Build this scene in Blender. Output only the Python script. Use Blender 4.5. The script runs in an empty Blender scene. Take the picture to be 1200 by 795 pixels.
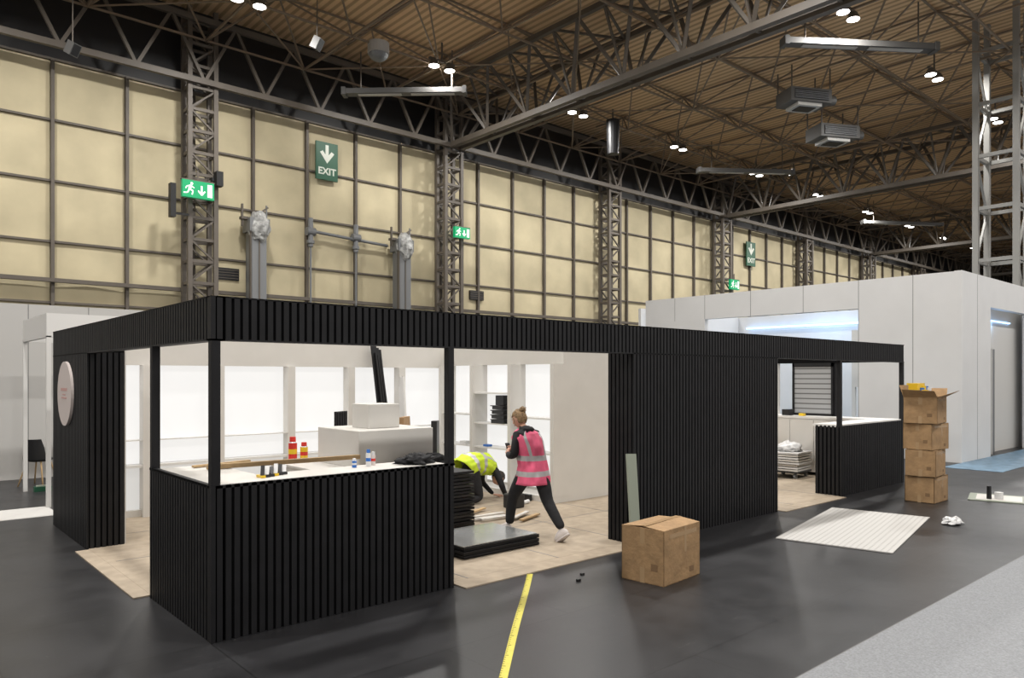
import bpy, math, random
from mathutils import Vector, Matrix, noise
random.seed(4)
S=bpy.context.scene
COL=S.collection

# ---------------------------------------------------------------- materials
def mat(name,col,rough=.6,metal=0,emit=0,ecol=None,var=0,vscale=4,bump=0,bscale=30,spec=None,detail=4):
    m=bpy.data.materials.new(name); m.use_nodes=True
    nt=m.node_tree; b=nt.nodes['Principled BSDF']
    b.inputs['Base Color'].default_value=(*col,1); b.inputs['Roughness'].default_value=rough
    b.inputs['Metallic'].default_value=metal
    if spec is not None: b.inputs['Specular IOR Level'].default_value=spec
    if emit:
        b.inputs['Emission Color'].default_value=(*(ecol or col),1); b.inputs['Emission Strength'].default_value=emit
    tc=None
    if var or bump:
        tc=nt.nodes.new('ShaderNodeTexCoord')
    if var:
        n=nt.nodes.new('ShaderNodeTexNoise'); n.inputs['Scale'].default_value=vscale; n.inputs['Detail'].default_value=detail
        r=nt.nodes.new('ShaderNodeValToRGB')
        r.color_ramp.elements[0].position=.3; r.color_ramp.elements[1].position=.7
        r.color_ramp.elements[0].color=(*[max(0,c*(1-var)) for c in col],1)
        r.color_ramp.elements[1].color=(*[min(1,c*(1+var)) for c in col],1)
        nt.links.new(tc.outputs['Object'],n.inputs['Vector']); nt.links.new(n.outputs['Fac'],r.inputs['Fac'])
        nt.links.new(r.outputs['Color'],b.inputs['Base Color'])
    if bump:
        n=nt.nodes.new('ShaderNodeTexNoise'); n.inputs['Scale'].default_value=bscale; n.inputs['Detail'].default_value=3
        bp=nt.nodes.new('ShaderNodeBump'); bp.inputs['Strength'].default_value=bump; bp.inputs['Distance'].default_value=.02
        nt.links.new(tc.outputs['Object'],n.inputs['Vector']); nt.links.new(n.outputs['Fac'],bp.inputs['Height'])
        nt.links.new(bp.outputs['Normal'],b.inputs['Normal'])
    return m

def floor_mat():
    m=bpy.data.materials.new('hall_floor_coating'); m.use_nodes=True
    nt=m.node_tree; b=nt.nodes['Principled BSDF']; L=nt.links.new
    b.inputs['Specular IOR Level'].default_value=.36
    tc=nt.nodes.new('ShaderNodeTexCoord')
    n1=nt.nodes.new('ShaderNodeTexNoise'); n1.inputs['Scale'].default_value=1.1; n1.inputs['Detail'].default_value=8; n1.inputs['Roughness'].default_value=.65
    r1=nt.nodes.new('ShaderNodeValToRGB'); r1.color_ramp.elements[0].position=.3; r1.color_ramp.elements[1].position=.75
    r1.color_ramp.elements[0].color=(.014,.014,.0155,1); r1.color_ramp.elements[1].color=(.034,.034,.037,1)
    L(tc.outputs['Object'],n1.inputs['Vector']); L(n1.outputs['Fac'],r1.inputs['Fac'])
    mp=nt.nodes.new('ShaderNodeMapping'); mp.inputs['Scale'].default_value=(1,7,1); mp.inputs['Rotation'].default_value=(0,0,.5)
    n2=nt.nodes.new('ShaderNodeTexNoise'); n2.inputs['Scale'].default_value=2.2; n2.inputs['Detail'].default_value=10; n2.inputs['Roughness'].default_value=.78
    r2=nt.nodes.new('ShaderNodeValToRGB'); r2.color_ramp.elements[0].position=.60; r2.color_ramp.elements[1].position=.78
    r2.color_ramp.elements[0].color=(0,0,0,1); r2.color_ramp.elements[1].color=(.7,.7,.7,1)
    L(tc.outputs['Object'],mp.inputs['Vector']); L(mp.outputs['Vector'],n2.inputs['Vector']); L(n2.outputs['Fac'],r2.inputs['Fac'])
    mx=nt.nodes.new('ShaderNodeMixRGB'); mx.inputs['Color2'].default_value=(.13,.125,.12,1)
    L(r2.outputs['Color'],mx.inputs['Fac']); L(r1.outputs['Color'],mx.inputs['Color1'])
    n4=nt.nodes.new('ShaderNodeTexNoise'); n4.inputs['Scale'].default_value=9; n4.inputs['Detail'].default_value=6; n4.inputs['Roughness'].default_value=.7
    r4=nt.nodes.new('ShaderNodeValToRGB'); r4.color_ramp.elements[0].position=.66; r4.color_ramp.elements[1].position=.73
    r4.color_ramp.elements[0].color=(0,0,0,1); r4.color_ramp.elements[1].color=(.5,.5,.5,1)
    L(tc.outputs['Object'],n4.inputs['Vector']); L(n4.outputs['Fac'],r4.inputs['Fac'])
    mx4=nt.nodes.new('ShaderNodeMixRGB'); mx4.inputs['Color2'].default_value=(.18,.175,.17,1)
    L(r4.outputs['Color'],mx4.inputs['Fac']); L(mx.outputs['Color'],mx4.inputs['Color1'])
    br=nt.nodes.new('ShaderNodeTexBrick'); br.inputs['Scale'].default_value=1; br.inputs['Brick Width'].default_value=2.4; br.inputs['Row Height'].default_value=1.2
    br.inputs['Mortar Size'].default_value=.006; br.inputs['Color1'].default_value=(1,1,1,1); br.inputs['Color2'].default_value=(.8,.8,.8,1); br.inputs['Mortar'].default_value=(.3,.3,.3,1)
    L(tc.outputs['Object'],br.inputs['Vector'])
    m2=nt.nodes.new('ShaderNodeMixRGB'); m2.blend_type='MULTIPLY'; m2.inputs['Fac'].default_value=.8
    L(mx4.outputs['Color'],m2.inputs['Color1']); L(br.outputs['Color'],m2.inputs['Color2']); L(m2.outputs['Color'],b.inputs['Base Color'])
    r3=nt.nodes.new('ShaderNodeMapRange'); r3.inputs['To Min'].default_value=.24; r3.inputs['To Max'].default_value=.50
    L(n1.outputs['Fac'],r3.inputs['Value']); L(r3.outputs['Result'],b.inputs['Roughness'])
    bp=nt.nodes.new('ShaderNodeBump'); bp.inputs['Strength'].default_value=.06; bp.inputs['Distance'].default_value=.01
    L(n2.outputs['Fac'],bp.inputs['Height']); L(bp.outputs['Normal'],b.inputs['Normal'])
    return m
def deck_mat():
    m=bpy.data.materials.new('corrugated_deck_rib_shading'); m.use_nodes=True
    nt=m.node_tree; b=nt.nodes['Principled BSDF']; L=nt.links.new
    tc=nt.nodes.new('ShaderNodeTexCoord')
    w=nt.nodes.new('ShaderNodeTexWave'); w.wave_type='BANDS'; w.bands_direction='X'; w.inputs['Scale'].default_value=1.25; w.inputs['Distortion'].default_value=0
    L(tc.outputs['Object'],w.inputs['Vector'])
    r=nt.nodes.new('ShaderNodeValToRGB'); r.color_ramp.elements[0].color=(.44,.285,.15,1); r.color_ramp.elements[1].color=(.74,.515,.295,1)  # shading of the corrugation ribs painted as colour bands; the slab is flat
    r.color_ramp.elements[0].position=.2; r.color_ramp.elements[1].position=.6
    L(w.outputs['Fac'],r.inputs['Fac']); L(r.outputs['Color'],b.inputs['Base Color'])
    b.inputs['Roughness'].default_value=.7
    return m
def stripes_mat(name,c1,c2,scale,axis='Z'):
    m=bpy.data.materials.new(name); m.use_nodes=True
    nt=m.node_tree; b=nt.nodes['Principled BSDF']; L=nt.links.new
    tc=nt.nodes.new('ShaderNodeTexCoord')
    w=nt.nodes.new('ShaderNodeTexWave'); w.bands_direction=axis; w.inputs['Scale'].default_value=scale
    L(tc.outputs['Object'],w.inputs['Vector'])
    r=nt.nodes.new('ShaderNodeValToRGB'); r.color_ramp.elements[0].color=(*c2,1); r.color_ramp.elements[1].color=(*c1,1)
    r.color_ramp.elements[0].position=.05; r.color_ramp.elements[1].position=.2
    L(w.outputs['Fac'],r.inputs['Fac']); L(r.outputs['Color'],b.inputs['Base Color']); b.inputs['Roughness'].default_value=.5
    return m
def peg_mat():
    m=bpy.data.materials.new('perforated_white_board'); m.use_nodes=True
    nt=m.node_tree; b=nt.nodes['Principled BSDF']; L=nt.links.new
    tc=nt.nodes.new('ShaderNodeTexCoord')
    v=nt.nodes.new('ShaderNodeTexVoronoi'); v.voronoi_dimensions='2D'; v.inputs['Scale'].default_value=16; v.inputs['Randomness'].default_value=0
    L(tc.outputs['Object'],v.inputs['Vector'])
    r=nt.nodes.new('ShaderNodeValToRGB'); r.color_ramp.elements[0].color=(.24,.23,.22,1); r.color_ramp.elements[1].color=(.52,.51,.49,1)
    r.color_ramp.elements[0].position=.14; r.color_ramp.elements[1].position=.24
    L(v.outputs['Distance'],r.inputs['Fac']); L(r.outputs['Color'],b.inputs['Base Color'])
    return m

M_floor=floor_mat(); M_deck=deck_mat()
M_black=mat('black_timber_slats',(.0085,.0085,.010),.55,var=.25,vscale=6,spec=.3)
M_blackb=mat('black_backing',(.003,.003,.0035),.8,spec=.1)
M_white=mat('white_laminate',(.68,.67,.65),.45)
M_cream=mat('cream_painted_mdf',(.60,.58,.545),.5,var=.03,vscale=3)
M_light=mat('backlit_acrylic',(.25,.25,.25),.4,emit=.76,ecol=(1,.99,.97))
M_light2=mat('backlit_acrylic_low',(.3,.3,.3),.4,emit=.50,ecol=(1,.99,.96))
M_tan=mat('floor_protection_board',(.36,.295,.22),.75,var=.14,vscale=7,detail=8)
M_card=mat('cardboard',(.33,.205,.10),.8,var=.16,vscale=9,bump=.3,bscale=25)
M_cardd=mat('cardboard_inside',(.20,.12,.06),.9)
M_tape=mat('parcel_tape',(.40,.27,.15),.25)
M_yel=mat('hall_wall_panel',(.50,.435,.285),.75,var=.13,vscale=.9,bump=.3,bscale=1.2)
M_steel=mat('painted_steel_brown',(.100,.084,.068),.55,var=.12,vscale=2)
M_steel2=mat('roof_steel',(.20,.15,.105),.55)
M_grey=mat('grey_painted_metal',(.17,.175,.18),.45,metal=.2)
M_dkmet=mat('dark_unit_casing',(.07,.068,.065),.5)
M_dark=mat('dark_glazing',(.006,.006,.007),.5)
M_stand=mat('grey_white_stand_panel',(.66,.66,.66),.6,var=.03,vscale=1.5)
M_part=mat('white_partition_vinyl',(.55,.54,.52),.6)
M_seam=mat('panel_seam',(.2,.2,.2),.8)
M_carpet=mat('light_grey_carpet',(.265,.275,.29),.95,var=.18,vscale=70,bump=.3,bscale=160)
M_ytape=mat('yellow_floor_tape',(.60,.54,.07),.45,var=.06,vscale=20)
M_sign=mat('exit_green',(.0,.28,.10),.4,emit=.25,ecol=(0,.5,.2))
M_signd=mat('exit_green_dark',(.012,.085,.042),.5)
M_signw=mat('exit_white',(.85,.9,.85),.4,emit=.5)
M_signw2=mat('exit_white_matte',(.65,.68,.6),.5)
M_lamp=mat('lamp_glass',(1,1,1),.3,emit=14,ecol=(1,.97,.92))
M_pink=mat('hi_vis_pink',(.78,.12,.23),.7,var=.12,vscale=10,bump=.3,bscale=9)
M_hiy=mat('hi_vis_yellow',(.55,.72,.03),.7,var=.12,vscale=10,bump=.3,bscale=9)
M_silv=mat('reflective_stripe',(.48,.47,.48),.35,metal=.2)
M_cloth=mat('black_cloth',(.010,.010,.012),.85,var=.3,vscale=12,bump=.6,bscale=12)
M_skin=mat('skin',(.54,.30,.21),.5)
M_lip=mat('lips',(.42,.12,.11),.4)
M_hair=mat('dark_blonde_hair',(.21,.13,.06),.6,var=.5,vscale=45,bump=.7,bscale=60)
M_hair2=mat('dark_hair',(.03,.02,.014),.6,var=.3,vscale=45,bump=.6,bscale=60)
M_eyew=mat('eye_white',(.8,.8,.78),.2); M_eyed=mat('eye_iris',(.03,.05,.06),.2)
M_shoe=mat('white_trainer',(.62,.57,.55),.6)
M_sole=mat('trainer_sole',(.55,.50,.48),.7)
M_boot=mat('work_boot',(.03,.025,.02),.7)
M_glassy=mat('polished_sheet',(.42,.43,.43),.2,metal=.5)
M_sage=mat('sage_board',(.28,.31,.25),.6)
M_wood=mat('pine',(.45,.31,.16),.7,var=.15,vscale=12)
M_red=mat('red_can',(.6,.03,.02),.35); M_yb=mat('yellow_plastic',(.75,.5,.02),.4); M_blue=mat('blue_plastic',(.03,.15,.5),.4)
M_bsheet=mat('blue_film_floor',(.14,.24,.34),.4,var=.3,vscale=5)
M_plast=mat('black_plastic',(.012,.012,.013),.35)
M_grill=stripes_mat('slatwall',(.34,.35,.36),(.10,.10,.10),3.2)
M_peg=peg_mat()
M_pinkp=mat('pale_pink_print',(.62,.36,.33),.6)
M_pinkw=mat('pale_pink_disc',(.66,.58,.55),.5)
M_paper=mat('white_paper',(.68,.68,.68),.8)
M_diff=mat('heater_reflector',(.42,.41,.39),.4)
M_wrap=mat('plastic_wrap',(.30,.30,.29),.3,var=.4,vscale=8,bump=1,bscale=9)
M_blux=mat('blue_led',(.2,.5,1),.3,emit=3,ecol=(.35,.6,1))
M_tower=mat('tower_steel',(.24,.235,.22),.5)

# ---------------------------------------------------------------- mesh builder
class MB:
    def __init__(s): s.v=[];s.f=[];s.m=[];s.mats=[]
    def mi(s,m):
        if m not in s.mats: s.mats.append(m)
        return s.mats.index(m)
    def add(s,vs,fs,m,X=None):
        o=len(s.v)
        for p in vs:
            p=Vector(p)
            if X is not None: p=X@p
            s.v.append(tuple(p))
        k=s.mi(m)
        for f in fs: s.f.append([i+o for i in f]); s.m.append(k)
    def box(s,x0,x1,y0,y1,z0,z1,m,X=None):
        vs=[(x0,y0,z0),(x1,y0,z0),(x1,y1,z0),(x0,y1,z0),(x0,y0,z1),(x1,y0,z1),(x1,y1,z1),(x0,y1,z1)]
        s.add(vs,[(3,2,1,0),(4,5,6,7),(0,1,5,4),(1,2,6,5),(2,3,7,6),(3,0,4,7)],m,X)
    def beam(s,p,q,w,h,m,up=(0,0,1)):
        p=Vector(p);q=Vector(q);d=(q-p)
        if d.length<1e-6: return
        d.normalize(); u=Vector(up)
        if abs(d.dot(u))>.95: u=Vector((1,0,0)) if abs(d.x)<.9 else Vector((0,1,0))
        r=d.cross(u).normalized(); u=r.cross(d).normalized()
        r*=w/2;u*=h/2
        vs=[p-r-u,p+r-u,p+r+u,p-r+u,q-r-u,q+r-u,q+r+u,q-r+u]
        s.add(vs,[(0,1,2,3),(7,6,5,4),(4,5,1,0),(5,6,2,1),(6,7,3,2),(7,4,0,3)],m)
    def cyl(s,p,q,r0,r1,m,n=16):
        p=Vector(p);q=Vector(q);d=(q-p).normalized()
        u=Vector((0,0,1)) if abs(d.z)<.9 else Vector((1,0,0))
        a=d.cross(u).normalized(); b=d.cross(a)
        vs=[];
        for (c,r) in ((p,r0),(q,r1)):
            for i in range(n):
                t=2*math.pi*i/n; vs.append(c+a*math.cos(t)*r+b*math.sin(t)*r)
        fs=[(i,(i+1)%n,n+(i+1)%n,n+i) for i in range(n)]
        fs.append(tuple(range(n))[::-1]); fs.append(tuple(range(n,2*n)))
        s.add(vs,fs,m)
    def sphere(s,c,r,m,X=None,nu=16,nv=10,fn=None,keep=None):
        vs=[];fs=[]
        if not hasattr(r,'__len__'): r=(r,r,r)
        for j in range(nv+1):
            ph=math.pi*j/nv
            for i in range(nu):
                t=2*math.pi*i/nu
                p=Vector((math.sin(ph)*math.cos(t),math.sin(ph)*math.sin(t),math.cos(ph)))
                if fn: p=fn(p)
                vs.append(Vector((c[0]+p.x*r[0],c[1]+p.y*r[1],c[2]+p.z*r[2])))
        for j in range(nv):
            for i in range(nu):
                f=(j*nu+i,(j+1)*nu+i,(j+1)*nu+(i+1)%nu,j*nu+(i+1)%nu)
                if keep:
                    cc=sum((vs[k] for k in f),Vector())/4
                    if not keep(cc-Vector(c)): continue
                fs.append(f)
        s.add(vs,fs,m,X)
    def obj(s,name,parent=None,bevel=0,smooth=False,loc=None):
        me=bpy.data.meshes.new(name); me.from_pydata(s.v,[],s.f)
        for m in s.mats: me.materials.append(m)
        me.polygons.foreach_set('material_index',s.m)
        if smooth: me.polygons.foreach_set('use_smooth',[True]*len(s.f))
        me.update()
        o=bpy.data.objects.new(name,me); COL.objects.link(o)
        if parent: o.parent=parent
        if bevel:
            b=o.modifiers.new('bevel','BEVEL'); b.width=bevel; b.segments=2; b.limit_method='ANGLE'
        if loc: o.location=loc
        return o
def empty(name,loc=(0,0,0)):
    e=bpy.data.objects.new(name,None); COL.objects.link(e); e.location=loc; return e
def RT(loc,ang=0,axis='Z'): return Matrix.Translation(loc)@Matrix.Rotation(ang,4,axis)

# ================================================================ HALL
WY=16.6; BAY=8.67; COL0=5.3; DECK=12.4
b=MB(); b.box(-18,96,-16,17,-.1,0,M_floor); b.obj('floor')
b=MB(); b.box(-18,96,-16,17,DECK,DECK+.15,M_deck); b.obj('ceiling')
b=MB()
b.box(-18,96,WY,WY+.2,0,10,M_yel); b.box(-18,96,WY+.02,WY+.2,10,DECK,M_dark); b.obj('wall_back')
b=MB(); b.box(95.6,96,-16,17,0,DECK,M_steel); b.obj('wall_right')
b=MB(); pw=BAY/5
x=COL0-2*BAY
while x<95:
    b.box(x-.04,x+.04,WY-.14,WY,0,10,M_steel); x+=pw
for z in (10,8.45,6.9,5.35,3.8,2.25): b.box(-18,95,WY-.09,WY,z-.028,z+.028,M_steel)
b.box(-18,95,WY-.3,WY-.15,4.3,4.40,M_steel)
b.obj('trim_1')
b=MB()
rows=[2.25,3.8,5.35,6.9,8.45,10]
x=COL0-2*BAY
while x<94:
    for k in range(5):
        z0,z1=rows[k]+.03,rows[k+1]-.03; x0,x1=x+.05,x+pw-.05
        n=6; vs=[];fs=[]
        amp=random.uniform(.02,.06); ph=random.uniform(0,50)
        for a in range(n+1):
            for c in range(n+1):
                u=a/n;w=c/n
                env=math.sin(math.pi*u)*math.sin(math.pi*w)
                vs.append((x0+(x1-x0)*u,WY-.015-max(0,amp*env+.03*env*noise.noise(Vector((u*3+ph,w*3,0)))),z0+(z1-z0)*w))
        for a in range(n):
            for c in range(n): fs.append((a*(n+1)+c,(a+1)*(n+1)+c,(a+1)*(n+1)+c+1,a*(n+1)+c+1))
        b.add(vs,fs,M_yel)
    x+=pw
b.obj('wall_acoustic_panels',smooth=True)
def lattice_column(name,cx,cy,w,dpt,z1,step,ch,m):
    b=MB()
    for sx in (-1,1):
        for sy in (-1,1):
            b.box(cx+sx*w/2-ch/2,cx+sx*w/2+ch/2,cy+sy*dpt/2-ch/2,cy+sy*dpt/2+ch/2,0,z1,m)
    z=step*.5;k=0
    while z<z1-.1:
        for sy in (-1,1):
            y=cy+sy*dpt/2
            b.beam((cx-w/2,y,z),(cx+w/2,y,z),ch*.55,ch*.7,m)
            if z+step<z1: b.beam((cx-w/2*(1 if k%2 else -1),y,z),(cx+w/2*(1 if k%2 else -1),y,z+step),ch*.4,ch*.4,m)
        for sx in (-1,1):
            xx=cx+sx*w/2
            b.beam((xx,cy-dpt/2,z),(xx,cy+dpt/2,z),ch*.55,ch*.7,m)
        z+=step;k+=1
    return b.obj(name)
for k in range(-2,11):
    lattice_column('steel_lattice_column',COL0+BAY*k,WY-.6,.70,.5,DECK-.3,.6,.12,M_steel)
lattice_column('steel_lattice_tower',22.85,1.35,1.0,1.0,DECK-.02,1.5,.15,M_tower)
b=MB(); y=WY-.98
for zz,t in ((10.05,.12),(11.75,.12)): b.box(-18,95,y-t/2,y+t/2,zz-t/2-.02,zz+t/2+.02,M_steel)
x=COL0-2*BAY
while x<94:
    b.beam((x,y,10.05),(x+pw/2,y,11.75),.085,.085,M_steel); b.beam((x+pw/2,y,11.75),(x+pw,y,10.05),.085,.085,M_steel)
    x+=pw
b.obj('eaves_truss')
def main_truss(cx):
    b=MB(); y0,y1=-15.5,WY-1.06
    for dx in(-.22,.22): b.box(cx+dx-.09,cx+dx+.09,y0,y1,9.95,10.13,M_steel)
    for dx in (-1.0,1.0): b.box(cx+dx-.07,cx+dx+.07,y0,y1,11.75,11.9,M_steel)
    n=16;st=(y1-y0)/n
    for i in range(n):
        ya=y0+i*st
        for s in(-1,1):
            b.beam((cx+s*.22,ya,10.05),(cx+s*1.0,ya+st/2,11.8),.09,.09,M_steel)
            b.beam((cx+s*1.0,ya+st/2,11.8),(cx+s*.22,ya+st,10.05),.09,.09,M_steel)
            b.beam((cx+s*.22,ya,10.05),(cx+s*1.0,ya,11.8),.06,.06,M_steel)
        b.beam((cx-.22,ya,10.05),(cx+.22,ya,10.05),.08,.08,M_steel)
        b.beam((cx-1,ya,11.8),(cx+1,ya+st/2,11.8),.06,.06,M_steel)
        b.beam((cx+1,ya+st/2,11.8),(cx-1,ya+st,11.8),.06,.06,M_steel)
    b.obj('roof_girder')
for k in (-1,1,3,5,7,9): main_truss(COL0+BAY*k)
b=MB(); g=BAY/3; z0=11.15; z1=DECK-.08; t=.05
xs=[COL0-2*BAY+g*i for i in range(37)]; ys=[WY-1.1-g*j for j in range(11)]
for i,x in enumerate(xs):
    b.beam((x,ys[0],z0),(x,ys[-1],z0),t,t,M_steel2)
    b.beam((x+g/2,ys[0],z1),(x+g/2,ys[-1],z1),t,t,M_steel2)
for yv in ys:
    b.beam((xs[0],yv,z0),(xs[-1],yv,z0),t,t,M_steel2)
    b.beam((xs[0],yv-g/2,z1),(xs[-1],yv-g/2,z1),t,t,M_steel2)
for i,x in enumerate(xs[:-1]):
    for j,yv in enumerate(ys[:-1]):
        c=(x+g/2,yv-g/2,z1)
        for p in((x,yv),(x+g,yv),(x,yv-g),(x+g,yv-g)): b.beam((p[0],p[1],z0),c,t*.85,t*.85,M_steel2)
        if (i+j)%2: b.beam((x,yv,z0),(x+g,yv-g,z0),t*.7,t*.7,M_steel2)
        else: b.beam((x+g,yv,z0),(x,yv-g,z0),t*.7,t*.7,M_steel2)
b.obj('roof_space_frame')
lm=None; LE=390
def lamp(x,y):
    global lm
    if lm is None:
        b=MB()
        for dx in(-.28,.28):
            b.cyl((dx,0,.0),(dx,0,.16),.17,.1,M_steel,14)
            b.cyl((dx,0,-.012),(dx,0,0),.15,.15,M_lamp,14)
        b.box(-.45,.45,-.04,.04,.16,.22,M_steel); b.box(-.02,.02,-.02,.02,.2,.75,M_steel)
        o=b.obj('ceiling_lamp'); lm=o.data
    else:
        o=bpy.data.objects.new('ceiling_lamp',lm); COL.objects.link(o)
    o.location=(x,y,10.95)
    L=bpy.data.lights.new('lamp_beam','AREA'); L.shape='DISK'; L.size=.5; L.energy=LE; L.color=(1,.975,.935)
    lo=bpy.data.objects.new('lamp_beam',L); COL.objects.link(lo); lo.parent=o; lo.location=(0,0,-.03)
for yv,ks in ((12.3,range(-2,10)),(3.0,range(-2,8)),(-6.4,range(-2,7))):
    for k in ks: lamp(5.2+5.76*k,yv)
def strip(p,q):
    b=MB(); p=Vector(p);q=Vector(q)
    b.beam(p,q,.30,.15,M_dkmet)
    for a,c in((.10,.46),(.54,.90)): b.beam(p+(q-p)*a-Vector((0,0,.085)),p+(q-p)*c-Vector((0,0,.085)),.14,.02,M_diff)
    for e in(.12,.88):
        r=p+(q-p)*e; b.beam(r+Vector((0,0,.06)),r+Vector((0,0,1.2)),.03,.03,M_steel)
    for e in (p,q): b.beam(e-(q-p).normalized()*.12,e,.34,.22,M_dkmet)
    b.obj('radiant_strip_heater')
strip((9.0,14.4,10.35),(11.6,11.95,10.35)); strip((16.1,4.3,10.55),(19.4,1.9,10.55)); strip((24.4,12.6,10.5),(27.6,10.2,10.5)); strip((40,12.6,10.5),(44,10,10.5))
def hvac(x,y,z,s):
    b=MB(); X=RT((x,y,z),-.5)@Matrix.Scale(s,4)
    b.box(-.85,.85,-.5,.5,0,.5,M_dkmet,X); b.box(-.7,.7,-.52,-.5,.08,.42,M_dark,X)
    for i in range(5): b.box(-.7,.7,-.55,-.52,.1+i*.06,.12+i*.06,M_grey,X)
    b.box(-.5,.5,-.4,.4,-.12,0,M_diff,X); b.box(-.35,.35,-.25,.25,-.14,-.12,M_dark,X)
    b.cyl(X@Vector((.85,0,.25)),X@Vector((1.3,0,.3)),.18*s,.18*s,M_dkmet,12)
    for sx in(-.8,.8):
        for sy in(-.45,.45): b.box(sx-.02,sx+.02,sy-.02,sy+.02,.5,1.3,M_steel,X)
    b.obj('ceiling_air_unit')
hvac(20.1,5.9,10.3,.82); hvac(23.5,6.6,10.1,.88)
b=MB(); b.cyl((18.2,12.0,9.8),(18.2,12.0,11.0),.2,.24,M_dark,16); b.box(18.18,18.22,11.98,12.02,11,11.4,M_steel); b.obj('hanging_speaker')
for (x,y,z) in((6.9,12.1,10.4),(1.9,14.5,9.6)):
    b=MB(); X=RT((x,y,z),.6)@Matrix.Rotation(.5,4,'X'); b.box(-.12,.12,-.1,.1,-.15,.15,M_dkmet,X); b.box(-.1,.1,-.105,-.1,-.13,.13,M_dark,X); b.cyl((x,y,z+.1),(x,y,z+1.4),.015,.015,M_steel,8); b.obj('pendant_loudspeaker',bevel=.02)
b=MB(); b.cyl((9.0,12.6,10.9),(9.0,12.6,11.2),.3,.3,M_diff,20); b.sphere((9.0,12.6,10.9),(.27,.27,.2),M_grey,nu=20,nv=10); b.obj('ceiling_dome_fitting')
def duct(x):
    b=MB(); y=WY-.55
    b.box(x-.22,x+.22,y-.2,y+.25,0,6.4,M_grey,None)
    b.box(x-.30,x+.30,y-.26,y+.3,6.15,6.55,M_grey)
    b.sphere((x+.02,y-.1,6.3),(.32,.28,.48),M_wrap,nu=28,nv=20,fn=lambda p:p*(1+.22*noise.noise(p*2.5+Vector((x,0,0)))+.06*noise.noise(p*8)))
    b.box(x-.27,x-.24,y-.22,y-.1,0,6.2,M_steel); b.box(x-.02,x+.02,y-.22,y-.2,0,6.1,M_steel)
    b.box(x-.48,x-.28,y-.1,y+.1,6.5,6.58,M_steel); b.box(x-.46,x-.41,y-.05,y+.02,6.3,6.95,M_steel)
    b.beam((x-.1,y,6.6),(x+.35,y,6.95),.05,.05,M_steel); b.beam((x+.3,y,6.5),(x+.3,y,7.0),.04,.04,M_grey)
    b.obj('wrapped_duct_riser',bevel=.01)
duct(6.95); duct(12.02)
b=MB(); y=WY-.28
b.cyl((8.7,y,6.5),(11.6,y,6.35),.05,.05,M_grey,10)
for xx in(8.8,10.4):
    b.cyl((xx,y,6.0),(xx,y,6.9),.08,.08,M_grey,10); b.cyl((xx-.14,y,6.47),(xx+.14,y,6.47),.13,.13,M_grey,14)
    b.cyl((xx,y,6.1),(xx,y,6.2),.12,.12,M_grey,14); b.cyl((xx,y,3.9),(xx,y,6.1),.035,.035,M_grey,8)
b.obj('pipework')
b=MB()
for (x,z) in((5.95,4.75),(15.3,4.8)):
    b.box(x,x+.65,WY-.12,WY-.04,z,z+.35,M_dark)
    for i in range(4): b.box(x,x+.65,WY-.14,WY-.12,z+.04+i*.08,z+.06+i*.08,M_steel)
b.obj('vent_grille')

def text(body,loc,size,m,parent,name='lettering',rot=(math.pi/2,0,0),bold=.0):
    c=bpy.data.curves.new(name,'FONT'); c.body=body; c.size=size; c.align_x='CENTER'; c.align_y='CENTER'; c.extrude=.004; c.offset=bold
    c.materials.append(m); o=bpy.data.objects.new(name,c); COL.objects.link(o); o.parent=parent; o.location=loc; o.rotation_euler=rot; return o
def big_exit(x,y,z,w,h):
    b=MB(); b.box(x-w/2,x+w/2,y,y+.06,z-h/2,z+h/2,M_signd)
    o=b.obj('exit_sign')
    b=MB(); yy=y-.006
    b.box(x-.07*w,x+.07*w,yy,y,z+h*.1,z+h*.43,M_signw2)
    b.add([(x-w*.33,yy-.002,z+h*.22),(x-w*.2,yy-.002,z+h*.27),(x,yy-.002,z+h*.11),(x+w*.2,yy-.002,z+h*.27),(x+w*.33,yy-.002,z+h*.22),(x,yy-.002,z-h*.06)],[(0,1,2,5),(5,2,3,4)],M_signw2)
    b.obj('arrow',o)
    text('EXIT',(x,yy,z-h*.28),w*.40,M_signw2,o,bold=.008)
    return o
big_exit(9.38,WY-.25,8.80,.76,1.2)
big_exit(-1.887+22*1.66,WY-.25,8.6,.9,1.3)
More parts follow.
